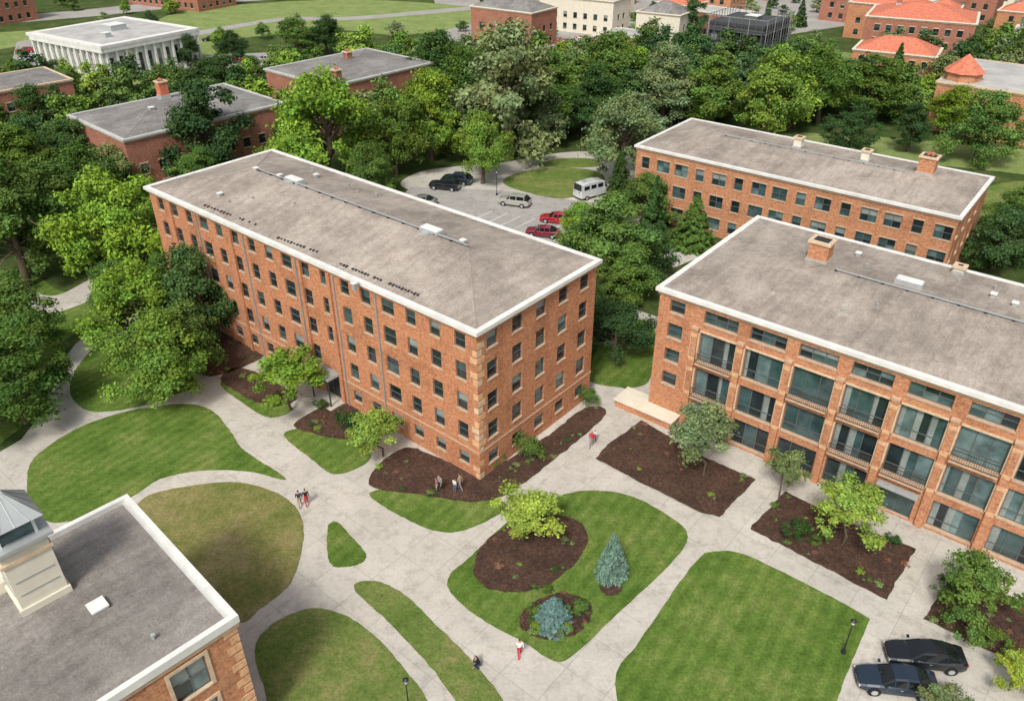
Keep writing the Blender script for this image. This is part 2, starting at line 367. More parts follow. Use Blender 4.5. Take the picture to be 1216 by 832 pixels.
r.rim(.32,.16,.3,rise=1.1,sub=SILL)
piers=[3.72+4.05*k for k in range(11)]
for a in piers:
    r.fbox('front',a-.27,-.05,-.2,a+.27,.3,10.1,BRICK3,'walls')
    r.fbox('front',a-.31,-.05,10.1,a+.31,.34,10.3,SILL,'trim')
    for sgn in(-1,1):
        for zz,zt in((3.7,6.2),(7.2,9.75)):
            x0,x1=sorted((a+sgn*.275,a+sgn*.40)); r.fbox('front',x0,.002,zz,x1,.14,zt,STONE,'trim')
    for zz in(3.6,6.0,7.1,9.4): r.fbox('front',a-.275,.26,zz,a+.275,.315,zz+.35,QUOIN,'trim')
for i,c in enumerate(bays):
    r.fbox('front',c-1.62,.003,9.9,c+1.62,.1,10.05,STONE,'trim')
    for z,pr in((7.05,random.random()<.75),(3.6,random.random()<.4)):
        if not pr: continue
        r.fbox('front',c-1.6,.003,z-.17,c+1.6,.5,z-.03,SILL,'balconies')
        r.fbox('front',c-1.6,.45,z+.95,c+1.6,.49,z+.99,DARKM,'balconies')
        r.fbox('front',c-1.6,.455,z+.06,c+1.6,.485,z+.1,DARKM,'balconies')
        for k in range(21): r.fbox('front',c-1.6+k*.159,.46,z+.1,c-1.575+k*.159,.48,z+.95,DARKM,'balconies')
x,y=r.loc(973,305,13.9); chimney(r,x,y,r.rz(y,1.1),1.7,1.4,1.7,BRICK3,False)
yr=r.D/2; pipe(r,(11,yr+.3,r.rz(yr,1.1)+.1),(40,yr+.3,r.rz(yr,1.1)+.1))
for px,py in((1080,336),): 
    x,y=r.loc(px,py,13.8); T=r.part('skylights'); z=r.rz(y,1.1)
    T.box(x-1.1,y-.5,z-.4,x+1.1,y+.5,z+.45,METAL); T.box(x-1.0,y-.4,z+.452,x+1.0,y+.4,z+.52,WHITE)
x,y=r.loc(1140,318,13.3); chimney(r,x,y,r.rz(y,1.1),.8,.7,.5,CREAM,False)
for px,py in((1020,300),(1180,350),(1205,362)): 
    x,y=r.loc(px,py,13.5); vent(r,x,y,r.rz(y,1.1),.35,.3)
for i in range(5):
    x,y=random.uniform(4,36),random.choice((random.uniform(2,7),random.uniform(12,17))); stack(r,x,y,r.rz(y,1.1),random.uniform(.15,.35),METAL)
r.fbox('front',-2.6,-.9,-.1,3.2,1.5,.75,BRICK3,'terrace'); r.fbox('front',-2.75,-.9,.751,3.35,1.65,.88,CREAM,'terrace')
c=bays[4]; r.fbox('front',c-1.5,.3,2.85,c+1.5,1.0,2.97,METAL,'entrance_canopy')
r.done()
# ------------------------------------------------------------ REAR RIGHT HALL
q=Building("brick_classroom_block",(17.1,107.1),-38.2,40.8,16,9.75)
wins=[]
for k in range(15):
    c=1.5+2.72*k; hw=.95 if k%5 in(1,2,4) else .58
    for a in(.9,3.95,7.0): wins.append((c-hw,a,c+hw,a+1.6,'pair' if hw>.9 else 'dh'))
q.facade('front',wins,BRICK3,lintel=SILL,sill=SILL,frame=FRAMEM,gls=GLB)
for side,W in(('back',40.8),('right',16),('left',16)): q.facade(side,[(1.6+3.1*k-.6,a,1.6+3.1*k+.6,a+1.6,'dh') for k in range(int((W-1)/3.1)) for a in(.9,3.95,7.0)],BRICK3)
q.rim(.3,.16,.28,rise=1.0,sub=SILL); 
x,y=q.loc(1100,203,11); chimney(q,x,y,q.rz(y,1),1.9,1.6,2.0,BRICK3)
for px,py in((948,172),(1028,188)): x,y=q.loc(px,py,11); chimney(q,x,y,q.rz(y,1),1.0,1.0,1.2,CREAM,False)
pipe(q,(9,8.3,q.rz(8,1)+.05),(33,8.3,q.rz(8,1)+.05))
q.done()
# ------------------------------------------------------------ OTHER BUILDINGS
def block(name,org,ang,L,D,Hh,brick,roof,rise=.8,st=3.0,pit=2.8,wt='dh',lint=None,trim=GUTTER,foot=True,ww=.6,rimth=.25):
    b=Building(name,org,ang,L,D,Hh,foot)
    n_=max(1,int((Hh-.4)/st))
    for side in('front','right','back','left'):
        W=L if side in('front','back') else D; k=max(1,int((W-1)/pit)); off=(W-(k-1)*pit)/2
        b.facade(side,[(off+i*pit-ww,.9+j*st,off+i*pit+ww,.9+j*st+1.5,wt) for i in range(k) for j in range(n_)] if side in('front','right') else [],brick,lintel=lint)
    b.rim(.3,.25,rimth,trim,rise,roof); return b
b=block("brick_academic_hall",(-68.5,123.8),-42.5,18.4,26.5,9.2,BRICK2,SHING2,1.2,lint=STONE)
for px,py,h_ in((193,108,2.2),): x,y=b.loc(px,py,11); chimney(b,x,y,b.H+1,1.4,1.4,h_,TILE)
for px,py in((180,130),(230,122),(255,112)): x,y=b.loc(px,py,10.5); vent(b,x,y,b.H+1.1,.7,.5)
b.done()
b=block("brick_academic_hall",(-46.5,155.5),-41.5,19.6,24.5,9,BRICK2,SHING2,1.2,lint=STONE)
for px,py in((413,68),(400,90)): x,y=b.loc(px,py,10.5); chimney(b,x,y,b.H+.9,1.3,1.2,1.5,BRICK2)
b.done()
b=block("brick_annex",(-106.7,149.3),-44,14,20,7.5,BRICK2,SHING2,.9,trim=STONE,lint=STONE); b.done()
b=Building("white_library",(-112,197),-33,27,24,7.5)
for side,W in(('front',27),('right',24)):
    b.facade(side,[(1.5+2.4*i-.6,1.2,1.5+2.4*i+.6,5.2,'dh') for i in range(int((W-1)/2.4))],WHITE,frame=FRAMEL)
    for i in range(int(W/2.4)+1):
        a=.3+2.4*i; b.fbox(side,a-.25,.3,0,a+.25,.8,6.6,WHITE,'columns')
    b.fbox(side,-.1,.05,6.6,W+.9,.95,7.47,WHITE,'trim')
b.facade('back',[],WHITE); b.facade('left',[],WHITE); b.rim(1.0,.8,.6,WHITE,.3,GREYROOF); vent(b,14,12,8.3,4,1.2); vent(b,20,6,8.3,1.5,.8); b.done()
LIB=b
block("brick_warehouse",(-185,262),-30,34,20,9,BRICK2,TILE,.8,st=3.4).done()
block("brick_warehouse",(-130,292),-30,34,16,7,BRICK2,TILE,.8).done()
# dark glazed block inside a steel cage
b=Building("dark_office_block",(46,197),-38,13,15,10.4)
for side,W in(('front',13),('right',15),('back',13),('left',15)):
    b.facade(side,[(1.2+2.1*i-.75,.8+2.9*j,1.2+2.1*i+.75,.8+2.9*j+2.2,'small') for i in range(int(W/2.1)) for j in range(3)],CHARCOAL,sill=CHARCOAL)
    k=int(W/1.5)
    for i in range(k+1): b.fbox(side,i*W/k-.06,.7,0,i*W/k+.06,.82,12.2,FRAMEL if i%3==0 else FRAMEM,'steel_cage')
    for zz in(2.4,4.8,7.2,9.6,12.0): b.fbox(side,-.8,.72,zz,W+.8,.80,zz+.12,FRAMEL if zz==12.0 else FRAMEM,'steel_cage')
    for zz in(3,6,9): b.fbox(side,0,.002,zz-.1,W,.66,zz,FRAMEM,'steel_cage')
b.rim(.1,.3,.3,CHARCOAL,.1,CHARCOAL,.1,sub=CHARCOAL); vent(b,7,8,10.6,3,.9,FRAMEM); b.done()
def tilehouse(name,org,ang,L,D,Hh,brick=BRICK2,rise=2.6,roof=TILE,pit=2.6): 
    b=block(name,org,ang,L,D,Hh,brick,roof,rise,3,pit,lint=STONE,trim=CREAM,rimth=.2); return b
tilehouse("tile_roofed_hall",(76,186),-30,17,11,6.5,BRICK3).done()
b=tilehouse("tile_roofed_hall",(86,207),-28,24,18,10); chimney(b,6,9,12,1.2,1.2,1.6,BRICK2); b.done()
b=block("brick_lecture_hall",(77,148),-38,30,24,8.5,BRICK3,GREYROOF,.6,lint=STONE,trim=STONE)
T=b.part('turret'); T.cyl((3.2,4),3.1,3.1,8.6,10.2,BRICK3,8); T.cyl((3.2,4),3.6,.05,10.2,13.2,TILE,8,False)
b.done()
# town at the back
tr=random.Random(3)
def house(X,Y,big=False):
    L=tr.uniform(9,15)*(1.6 if big else 1); D=tr.uniform(8,11)*(1.3 if big else 1); k=tr.random(); roof=TILE if k<.5 else (SHING2 if k<.75 else GREYROOF)
    for b_ in FOOT:
        if b_.inside(X+L*.4,Y-L*.1,9.5): return
    b=block("brick_house",(X,Y),tr.uniform(-45,-30),L,D,tr.choice((5,6.5,8)) if not big else 9,tr.choice((BRICK2,BRICK3,CREAM,BRICK2)),roof,2.4 if roof!=GREYROOF else .3,trim=CREAM,rimth=.2,pit=3.2)
    if roof!=GREYROOF and tr.random()<.6: chimney(b,L*.3,D*.4,b.H+1.8,.7,.7,1.2,BRICK2,False)
    b.done()
for (px,py) in((560,50),(612,60),(665,52),(712,64),(640,34),(765,58),(745,36),(500,52),(955,58),(1000,44),(1195,62),(1210,30),(340,-8),(480,-12),(250,-14),(130,-20),(20,-15),(600,24),(700,22),(800,16)): house(*G(px,py,0),tr.random()<.5)
for _ in range(300):
    px=tr.choice((tr.uniform(520,830),tr.uniform(520,1010),tr.uniform(940,1260))); py=tr.uniform(-28,66)
    if px<600 and 5<py<34: continue
    if 820<px<960 and py>5: continue
    if px>1000 and py>44: continue
    house(*G(px,py,0))
# ------------------------------------------------------------ BOTTOM LEFT BUILDING
ang=-44.0; ux=(math.cos(math.radians(ang)),math.sin(math.radians(ang))); uy=(-ux[1],ux[0])
RL=(-23.9,37.0); L5,D5=13.0,24.0
b=Building("brick_corner_building",(RL[0]-uy[0]*D5,RL[1]-uy[1]*D5),ang,L5,D5,9.7)
wins=[(D5-2.9-4.6*k-.95,z0,D5-2.9-4.6*k+.95,z0+2.3,'pair') for k in range(5) for z0 in(6.6,3.2,.3)]
b.facade('right',wins,BRICK3,frame=FRAMEM,gls=GLB)
for w_ in wins:
    a0,z0,a1,z1,_=w_; b.fbox('right',a0-.2,.002,z0-.1,a0-.001,.07,z1+.2,STONE,'trim'); b.fbox('right',a1+.001,.002,z0-.1,a1+.2,.07,z1+.2,STONE,'trim')
    b.fbox('right',a0,.002,z1+.002,a1,.07,z1+.2,STONE,'trim')
for i in range(14): b.fbox('right',D5-(.8 if i%2 else .5),.001,.1+i*.68,D5,.03,.1+i*.68+.5,QUOIN,'trim')
for side in('front','back','left'): b.facade(side,[],BRICK3)
b.rim(.18,.16,.5,rise=.12,roof=SHING3,low=.35,m=WHITE,sub=SILL)
b.part('trim').box(.161,.161,9.7+.05,L5-.161,.34,9.7+.25,GUTTER)
b.part('trim').box(.161,D5-.34,9.7+.05,L5-.161,D5-.161,9.7+.25,GUTTER); b.part('trim').box(L5-.34,.345,9.7+.05,L5-.161,D5-.345,9.7+.25,GUTTER)
for x,y in((11.2,20.5),(11,10)): stack(b,x,y,9.95,.25,METAL)
x,y=b.loc(47,700,10.0); T=b.part('roof_tower'); w5=1.15
T.box(x-w5,y-w5,9.6,x+w5,y+w5,14.2,CREAM); T.box(x-w5-.12,y-w5-.12,9.6,x+w5+.12,y+w5+.12,10.35,CREAM)
T.box(x-w5-.1,y-w5-.1,13.3,x+w5+.1,y+w5+.1,13.5,STONE)
for k in range(9): T.box(x-w5-.03,y-w5+.35,11.0+k*.22,x-w5-.001,y+w5-.35,11.1+k*.22,FRAMEL); 
for zz in (11.2,12.1): T.box(x-w5+.2,y-w5-.04,zz,x+w5-.2,y-w5-.001,zz+.05,FRAMEL); T.box(x+w5+.001,y-w5+.2,zz,x+w5+.04,y+w5-.2,zz+.05,FRAMEL)
T.box(x-w5-.3,y-w5-.3,14.2,x+w5+.3,y+w5+.3,14.4,METAL)
T.box(x-.8,y-.8,14.4,x+.8,y+.8,15.5,GL2)
for sx in(-1,1):
    for sy in(-1,1): T.box(x+sx*.86-.07,y+sy*.86-.07,14.4,x+sx*.86+.07,y+sy*.86+.07,15.5,WHITE)
p=[(x-1.35,y-1.35,15.5),(x+1.35,y-1.35,15.5),(x+1.35,y+1.35,15.5),(x-1.35,y+1.35,15.5)]; pk=[(x-.25,y-.25,16.9),(x+.25,y-.25,16.9),(x+.25,y+.25,16.9),(x-.25,y+.25,16.9)]
for i in range(4):
    T.face([p[i],p[(i+1)%4],pk[(i+1)%4],pk[i]],METAL)
    for t_ in (.25,.5,.75):
        a_=Vector(p[i]).lerp(Vector(p[(i+1)%4]),t_); c_=Vector(pk[i]).lerp(Vector(pk[(i+1)%4]),t_); T.face([a_+Vector((-.02,-.02,.03)),a_+Vector((.02,.02,.03)),c_+Vector((.02,.02,.03)),c_+Vector((-.02,-.02,.03))],GUTTER)
T.face(pk,METAL); T.face(p[::-1],METAL)
T.box(x-w5-2.2,y-w5-.6,9.6,x-w5-.13,y+w5,10.6,CREAM)
x,y=b.loc(117,722,9.9); T=b.part('roof_hatch'); T.box(x-.4,y-.4,9.6,x+.4,y+.4,10.1,METAL); T.box(x-.45,y-.45,10.1,x+.45,y+.45,10.2,WHITE)
b.done()
# ------------------------------------------------------------ GROUND
def catmull(pts,n=8):
    out=[];L=len(pts)
    for i in range(L):
        p0,p1,p2,p3=[Vector(pts[(i+k)%L]) for k in(-1,0,1,2)]
        for j in range(n):
            t=j/n; out.append(.5*((2*p1)+(-p0+p2)*t+(2*p0-5*p1+4*p2-p3)*t*t+(-p0+3*p1-3*p2+p3)*t**3))
    return out
jr=random.Random(5)
def sheet(name,pts,z,mat_,smooth=True,skirt=0.0,world=False,jit=0):
    P=[Vector(p) if world else Vector(G(*p)) for p in pts]
    if smooth: P=catmull(P)
    if jit:   # hand-cut, slightly ragged edge
        Q=[]
        for i in range(len(P)):
            a,b_=P[i],P[(i+1)%len(P)]; k=max(1,int((b_-a).length/.45))
            for j in range(k): Q.append(a.lerp(b_,j/k)+Vector((jr.uniform(-jit,jit),jr.uniform(-jit,jit))))
        P=Q
    tri=tessellate_polygon([[Vector((p.x,p.y,0)) for p in P]])
    v=[(p.x,p.y,z) for p in P]; f=[]
    for t in tri:
        a,b_,c=[P[i] for i in t]
        f.append(t if (b_-a).cross(c-a)>0 else (t[0],t[2],t[1]))
    if skirt:
        n=len(P); v+=[(p.x,p.y,z-skirt) for p in P]
        area=sum(P[i].x*P[(i+1)%n].y-P[(i+1)%n].x*P[i].y for i in range(n))
        for i in range(n):
            j=(i+1)%n; f.append((i,i+n,j+n,j) if area>0 else (j,j+n,i+n,i))
    me=bpy.data.meshes.new(name); me.from_pydata(v,[],f); me.materials.append(mat_)
    o=bpy.data.objects.new(name,me); COL.objects.link(o); return P
def inpoly(x,y,P):
    c=False;n=len(P)
    for i in range(n):
        a,b_=P[i],P[i-1]
        if (a.y>y)!=(b_.y>y) and x<(b_.x-a.x)*(y-a.y)/(b_.y-a.y)+a.x: c=not c
    return c
sheet("ground",[(-3000,-1500),(3000,-1500),(3000,4000),(-3000,4000)],0,WILD,False,world=True)
CL=[]
CL.append(sheet("paved_paths",[(-120,585),(-20,548),(25,522),(50,490),(62,445),(90,408),(128,380),(165,372),(240,400),(420,440),(600,470),(690,455),(706,452),(745,462),(772,450),(778,400),(752,378),(756,368),(786,378),(800,420),(900,430),(1100,520),(1300,600),(1350,760),(1250,1000),(600,1050),(-200,1000),(-200,700)],.02,CONC,False))
Z1=.06
def lawn(pts,mt=GRASS,name="lawn",z=Z1,smooth=True): P=sheet(name,pts,z,mt,smooth,skirt=.05,jit=.035); CL.append(P); return P
LW=[lawn([(32,572),(42,543),(90,510),(150,489),(215,480),(250,487),(272,510),(290,535),(340,569),(295,560),(240,559),(190,569),(160,588),(112,612),(60,620),(38,602)]),
lawn([(83,458),(98,428),(128,402),(165,400),(232,450),(205,470),(160,484),(112,489),(90,478)]),
lawn([(168,594),(220,578),(280,573),(330,586),(357,612),(359,650),(345,692),(310,722),(280,738),(210,700),(160,640)],GRASSB),
lawn([(303,768),(330,737),(375,722),(420,736),(455,765),(482,797),(510,840),(500,900),(340,900),(315,820)],GRASSM),
lawn([(420,698),(445,690),(480,706),(522,746),(562,786),(600,840),(560,850),(510,790),(460,737)],GRASSM),
lawn([(389,628),(393,621),(402,621),(420,640),(435,660),(422,671),(396,672),(389,655)]),
lawn([(534,683),(560,660),(600,622),(640,598),(692,583),(745,588),(790,610),(816,634),(800,665),(740,722),(680,778),(655,783),(618,760),(572,735),(536,705)]),
lawn([(732,800),(760,760),(825,668),(850,655),(885,659),(960,695),(1025,730),(1030,742),(1005,800),(985,850),(940,900),(780,900),(740,850)]),
lawn([(440,585),(480,580),(570,588),(603,600),(590,612),(550,630),(515,630),(480,615),(452,599)]),
lawn([(338,514),(400,508),(432,528),(438,547),(400,563),(370,545)]),
lawn([(262,456),(285,450),(345,482),(322,496),(290,480)],GRASS),
lawn([(700,452),(705,425),(720,395),(745,380),(776,387),(775,430),(768,455),(740,460)]),
lawn([(-80,500),(-60,330),(30,325),(70,345),(108,352),(122,375),(70,410),(52,450),(40,490),(10,520),(-30,540)],GRASS)]
def bed(pts,smooth=True): P=sheet("mulch_bed",pts,.10,MULCH,smooth,skirt=.04,jit=.07); CL.append(P); return P
beds=[bed([(262,450),(290,438),(350,470),(330,483),(305,478),(285,468)]),
 bed([(350,503),(400,478),(432,492),(440,515),(415,522),(375,516)]),
 bed([(441,578),(450,552),(485,532),(530,548),(570,560),(640,525),(695,485),(720,490),(690,520),(640,560),(600,588),(560,596),(500,588)]),
 bed([(707,545),(722,528),(762,500),(830,540),(897,570),(855,614),(830,608),(770,578)],False),
 bed([(890,628),(932,584),(1010,622),(1087,652),(1052,712),(975,672)],False),
 bed([(1097,735),(1130,685),(1180,700),(1260,735),(1260,810),(1190,780)],False),
 bed([(563,668),(580,640),(620,618),(660,612),(690,622),(697,645),(680,672),(645,697),(600,703),(570,692)]),
 bed([(616,735),(635,715),(665,704),(695,712),(703,728),(690,750),(655,760),(628,753)]),
 bed([(712,698),(718,691),(730,690),(739,697),(733,706),(720,707)]),
 bed([(200,420),(235,395),(280,395),(318,418),(250,447)])]
CL.append(sheet("parking_lot",[(470,240),(488,222),(545,224),(590,226),(650,233),(725,245),(770,262),(730,292),(690,300),(600,275),(520,256)],.03,CONCG,False))
CL.append(sheet("loop_road",[(478,222),(500,204),(560,196),(600,193),(640,185),(690,180),(740,184),(770,200),(772,250),(735,262),(700,245),(560,238)],.022,CONC,True))
lawn([(598,218),(612,207),(650,200),(700,202),(718,212),(700,226),(670,236),(630,230)],GRASSM,z=.1)
lawn([(640,196),(665,189),(700,189),(715,195),(700,199),(660,199)],GRASSM,z=.1)
lawn([(860,200),(900,185),(1000,190),(1100,195),(1230,210),(1300,235),(1300,190),(1150,172),(1000,160),(900,160),(850,180)],FIELD,z=.03)
lawn([(1165,225),(1240,215),(1320,240),(1320,300),(1220,270),(1160,262)],GRASSM,z=.03)
CL.append(sheet("path",[(-120,338),(0,330),(60,352),(110,332),(128,345),(60,372),(0,350),(-120,362)],.075,CONC,True))
CL.append(sheet("path",[(780,298),(810,292),(830,306),(800,318)],.03,CONC,False))
CL.append(sheet("field",[(185,26),(260,8),(420,0),(570,10),(560,28),(480,42),(400,36),(300,44),(225,56)],.02,FIELD))
CL.append(sheet("field",[(-40,44),(60,34),(150,22),(185,28),(60,48),(-40,64)],.02,FIELD))
sheet("lawn",[(30,110),(110,108),(240,84),(255,60),(200,30),(60,50),(20,80)],.012,FIELD)
CL.append(sheet("road",[(-60,34),(120,19),(260,4),(420,-6),(560,2),(560,-3),(420,-13),(250,-4),(100,12),(-60,26)],.03,CONCG,False))
CL.append(sheet("road",[(225,44),(330,26),(420,24),(560,12),(560,8),(420,20),(330,22),(215,41)],.034,CONCG,True))
CL.append(sheet("car_park",[(215,78),(250,66),(330,62),(345,78),(290,92),(240,92)],.03,CONCG,False))
CL.append(sheet("car_park",[(20,50),(60,44),(80,52),(80,66),(40,78),(15,70)],.03,CONCG,False))
CL.append(sheet("town_street",[(560,60),(800,50),(1010,20),(1300,10),(1300,3),(1010,12),(800,39),(560,49)],.03,CONCG,False))
CL.append(sheet("town_street",[(560,14),(800,5),(1200,-14),(1200,-19),(800,-1),(560,8)],.038,CONCG,False))
CL.append(sheet("town_street",[(690,42),(730,-30),(737,-30),(706,42)],.034,CONCG,False))
CL.append(sheet("lawn",[(440,60),(500,50),(560,52),(530,62),(470,72)],.042,FIELD))
CL.append(sheet("lawn",[(930,70),(1000,62),(1020,72),(960,82)],.03,FIELD))
sheet("town_ground",[(540,66),(840,56),(1010,30),(1320,14),(1500,-40),(500,-40)],.012,CONCG,False)
mb=MB()
for i in range(9):
    X,Y=G(560+i*17,262+i*3.2); c,s_=math.cos(math.radians(50.2)),math.sin(math.radians(50.2))
    a=(X,Y);b2=(X+c*4.5,Y+s_*4.5); n_=(-s_*.05,c*.05)
    mb.face([(a[0]-n_[0],a[1]-n_[1],.036),(b2[0]-n_[0],b2[1]-n_[1],.036),(b2[0]+n_[0],b2[1]+n_[1],.036),(a[0]+n_[0],a[1]+n_[1],.036)][::-1],PAINTW)
mb.obj("parking_bay_lines")
# ------------------------------------------------------------ TREES
def rdir(n): 
    v=rng.normal(size=(n,3)); return v/np.linalg.norm(v,axis=1)[:,None]
def tube(V,Fc,p,q_,r0,r1,n=6):
    p,q_=Vector(p),Vector(q_); d=(q_-p).normalized(); a=d.orthogonal().normalized(); b_=d.cross(a); s=len(V)
    for c,r_ in((p,r0),(q_,r1)):
        for i in range(n):
            t=2*math.pi*i/n; w_=c+a*r_*math.cos(t)+b_*r_*math.sin(t); V.append(tuple(w_))
    for i in range(n): Fc.append((s+i,s+(i+1)%n,s+n+(i+1)%n,s+n+i))
def leafmesh(name,C,Nn,S,Tn,WV,WF,lm=None):
    n=len(C); r_=rdir(n); t=np.cross(Nn,r_); t/=np.linalg.norm(t,axis=1)[:,None]+1e-9; b_=np.cross(Nn,t)
    S=S[:,None]; v=np.stack([C+t*S,C+b_*S*.62,C-t*S,C-b_*S*.62],1).reshape(-1,3)
    nw=len(WV); V=np.concatenate([np.array(WV).reshape(-1,3),v]) if nw else v
    me=bpy.data.meshes.new(name); me.vertices.add(len(V)); me.vertices.foreach_set("co",V.ravel())
    WF=[list(f) for f in WF]; li=np.concatenate([np.array(WF,dtype=np.int32).ravel(),np.arange(n*4,dtype=np.int32)+nw]) ; nf=len(WF)+n
    me.loops.add(len(li)); me.loops.foreach_set("vertex_index",li.astype(np.int32))
    me.polygons.add(nf); me.polygons.foreach_set("loop_start",np.arange(nf,dtype=np.int32)*4); me.polygons.foreach_set("loop_total",np.full(nf,4,dtype=np.int32))
    me.materials.append(BARK); me.materials.append(lm or LEAF)
    mi=np.ones(nf,dtype=np.int32); mi[:len(WF)]=0; me.polygons.foreach_set("material_index",mi)
    me.update(calc_edges=True)
    at=me.color_attributes.new("tint",'FLOAT_COLOR','POINT'); c=np.ones((len(V),4),dtype=np.float32)
    c[nw:,:3]=np.repeat(Tn,4,axis=0); at.data.foreach_set("color",c.ravel()); return me
def decid(name,r_=4.0,h=9.5,ncl=46,nl=13000,leaf=.17,trunk=.24,crown0=.1,clr=.25,lm=None,top=.22,irr=.18,skirt=-.45):
    WV,WF=[],[]; cz=h*(.42+.58*crown0+.03); rz=(h-cz)/.97
    d=rdir(ncl); d[:,2]=np.where(d[:,2]<skirt,-d[:,2]*.8,d[:,2]); rad=rng.uniform(.3,.9,ncl)**.75
    azm=np.arctan2(d[:,1],d[:,0]); ph=rng.uniform(0,6.28,3)
    lob=1+irr*np.sin(2*azm+ph[0])+irr*.8*np.sin(3*azm+ph[1]+d[:,2]*2)
    taper=(1-top*np.clip(d[:,2],0,1))*lob
    cc=np.stack([d[:,0]*rad*r_*taper,d[:,1]*rad*r_*taper,cz+d[:,2]*rad*rz*(1+.12*np.sin(azm+ph[2]))],1)
    cr=rng.uniform(.5,1.3,ncl)*clr*r_
    th=h*crown0+rz*.5
    bend=[(0,0,-.1),(rng.normal()*.1,rng.normal()*.1,th*.5),(rng.normal()*.2,rng.normal()*.2,th),(rng.normal()*.3,rng.normal()*.3,cz+rz*.4)]
    rr=[trunk*1.25,trunk,trunk*.75,trunk*.25]
    for i in range(3): tube(WV,WF,bend[i],bend[i+1],rr[i],rr[i+1],8)
    for i in range(0,ncl,2):
        a=Vector(bend[1]).lerp(Vector(bend[2]),rng.uniform(.4,1)) if cc[i][2]<cz else Vector(bend[2]).lerp(Vector(bend[3]),rng.uniform(0,.6))
        mid=a.lerp(Vector(cc[i]),.5)+Vector((0,0,.1*r_)); tube(WV,WF,a,mid,trunk*.38,trunk*.22,5); tube(WV,WF,mid,cc[i],trunk*.22,trunk*.06,5)
    wgt=cr**2; idx=rng.choice(ncl,nl,p=wgt/wgt.sum()); dd=rdir(nl); dd[:,2]=np.where(rng.random(nl)<.35,np.abs(dd[:,2]),dd[:,2])
    rd=rng.random(nl)**.5; lump=1+.32*np.sin(dd[:,0]*6+idx)*np.cos(dd[:,1]*6+idx*2)+.18*rng.normal(size=nl)
    C=cc[idx]+dd*(cr[idx]*rd*lump)[:,None]*np.array([1,1,.75])
    cen=np.array([0,0,cz-.2*rz]); out=(C-cen); out/=np.linalg.norm(out,axis=1)[:,None]
    Nn=dd*.55+out*.5+rdir(nl)*.95+np.array([0,0,.4]); Nn/=np.linalg.norm(Nn,axis=1)[:,None]
    S=rng.uniform(.45,1.35,nl)*leaf
    ct=rng.uniform(.75,1.22,ncl); hue=rng.uniform(-.10,.10,ncl)
    tb=ct[idx]*rng.uniform(.6,1.35,nl); Tn=np.stack([tb*(1+hue[idx]),tb,tb*(1-hue[idx])],1)
    return leafmesh(name,C,Nn,S,Tn,WV,WF,lm)
def spruce(name,r_=1.5,h=5,nl=9000,leaf=.09,trunk=.1,base=.05,droop=.25,lm=None,nb=210):
    WV,WF=[],[]; tube(WV,WF,(0,0,-.1),(0,0,h*.97),trunk,trunk*.15,7)
    C=[];Nn=[];T=[]
    per=nl//nb
    for i in range(nb):
        t=rng.random()**1.25; z=h*(base+(1-base)*t); rr=r_*(1-t)**.8*rng.uniform(.8,1.12)+.06; a=rng.uniform(0,6.283)
        dr=np.array([math.cos(a),math.sin(a),0]); s=np.sqrt(rng.random(max(6,int(per*(1.6*(1-t)+.35)))))
        k=len(s); side=np.array([-dr[1],dr[0],0]); wd=rr*.36*(1.1-s)
        p=np.array([0,0,z])+dr*(s*rr)[:,None]+side*(rng.uniform(-1,1,k)*wd)[:,None]; p[:,2]+=-droop*rr*s**1.5+rng.normal(size=k)*.05*r_+ .12*rr*(s>.85)
        C.append(p); n_=np.array([0,0,.9])+dr*.5+rdir(k)*.7; Nn.append(n_/np.linalg.norm(n_,axis=1)[:,None]); tt=rng.uniform(.75,1.2)*rng.uniform(.7,1.3,k)*(.7+.4*s); T.append(tt)
        tube(WV,WF,(0,0,z),tuple(np.array([0,0,z])+dr*rr*.8-np.array([0,0,droop*rr*.6])),trunk*.2,trunk*.05,4)
    C=np.concatenate(C);Nn=np.concatenate(Nn);T=np.concatenate(T); return leafmesh(name,C,Nn,rng.uniform(.6,1.3,len(C))*leaf,np.stack([T]*3,1),WV,WF,lm)
DECD=[(4,9.5),(4,9),(3.6,10.5),(4.2,9),(4,10),(4,8.5)]
DEC=[decid("crown_a",*DECD[0],84,22000,.125,clr=.23,skirt=-.7),decid("crown_b",*DECD[1],66,20000,.13,.26,.06,.25,skirt=-.75),decid("crown_c",*DECD[2],84,22000,.12,.24,.07,.22,top=.45,skirt=-.8),decid("crown_d",*DECD[3],70,21000,.13,.26,.07,.24,irr=.24,skirt=-.7),decid("crown_e",*DECD[4],120,25000,.11,.26,.07,.185,top=.3,skirt=-.8),decid("crown_f",*DECD[5],58,19000,.14,.26,.06,.27,irr=.22,skirt=-.8)]
YNG=[decid("young_a",1.5,4.2,50,9000,.065,.05,.16,.22,irr=.18),decid("young_b",1.5,4.0,42,8000,.065,.045,.18,.23,irr=.2)]
SHR=[decid("shrub_a",1.0,1.3,24,4200,.045,.03,.02,.32,irr=.15)]
SPR=[spruce("spruce_a",nl=20000,leaf=.07,nb=320),spruce("spruce_b",1.8,5.5,22000,.08,nb=340)]
FAR=[decid("far_a",4,9,46,5200,.24,.24,.05,.27,LEAFF,skirt=-.8),decid("far_b",4,10,40,5200,.25,.24,.05,.28,LEAFF,irr=.24,skirt=-.8),decid("far_c",3.6,10,50,5200,.23,.24,.05,.26,LEAFF,top=.45,skirt=-.8),decid("far_d",4.2,9,66,5600,.21,.24,.05,.23,LEAFF,skirt=-.8)]
SPH=spruce("far_spruce",2.2,9,8000,.2,lm=LEAFF)
BR=(.215,.34,.055); MD=(.125,.215,.05); DK=(.065,.125,.042); OL=(.20,.265,.11); BL=(.17,.27,.23); LM=(.31,.41,.075)
TREES=[]
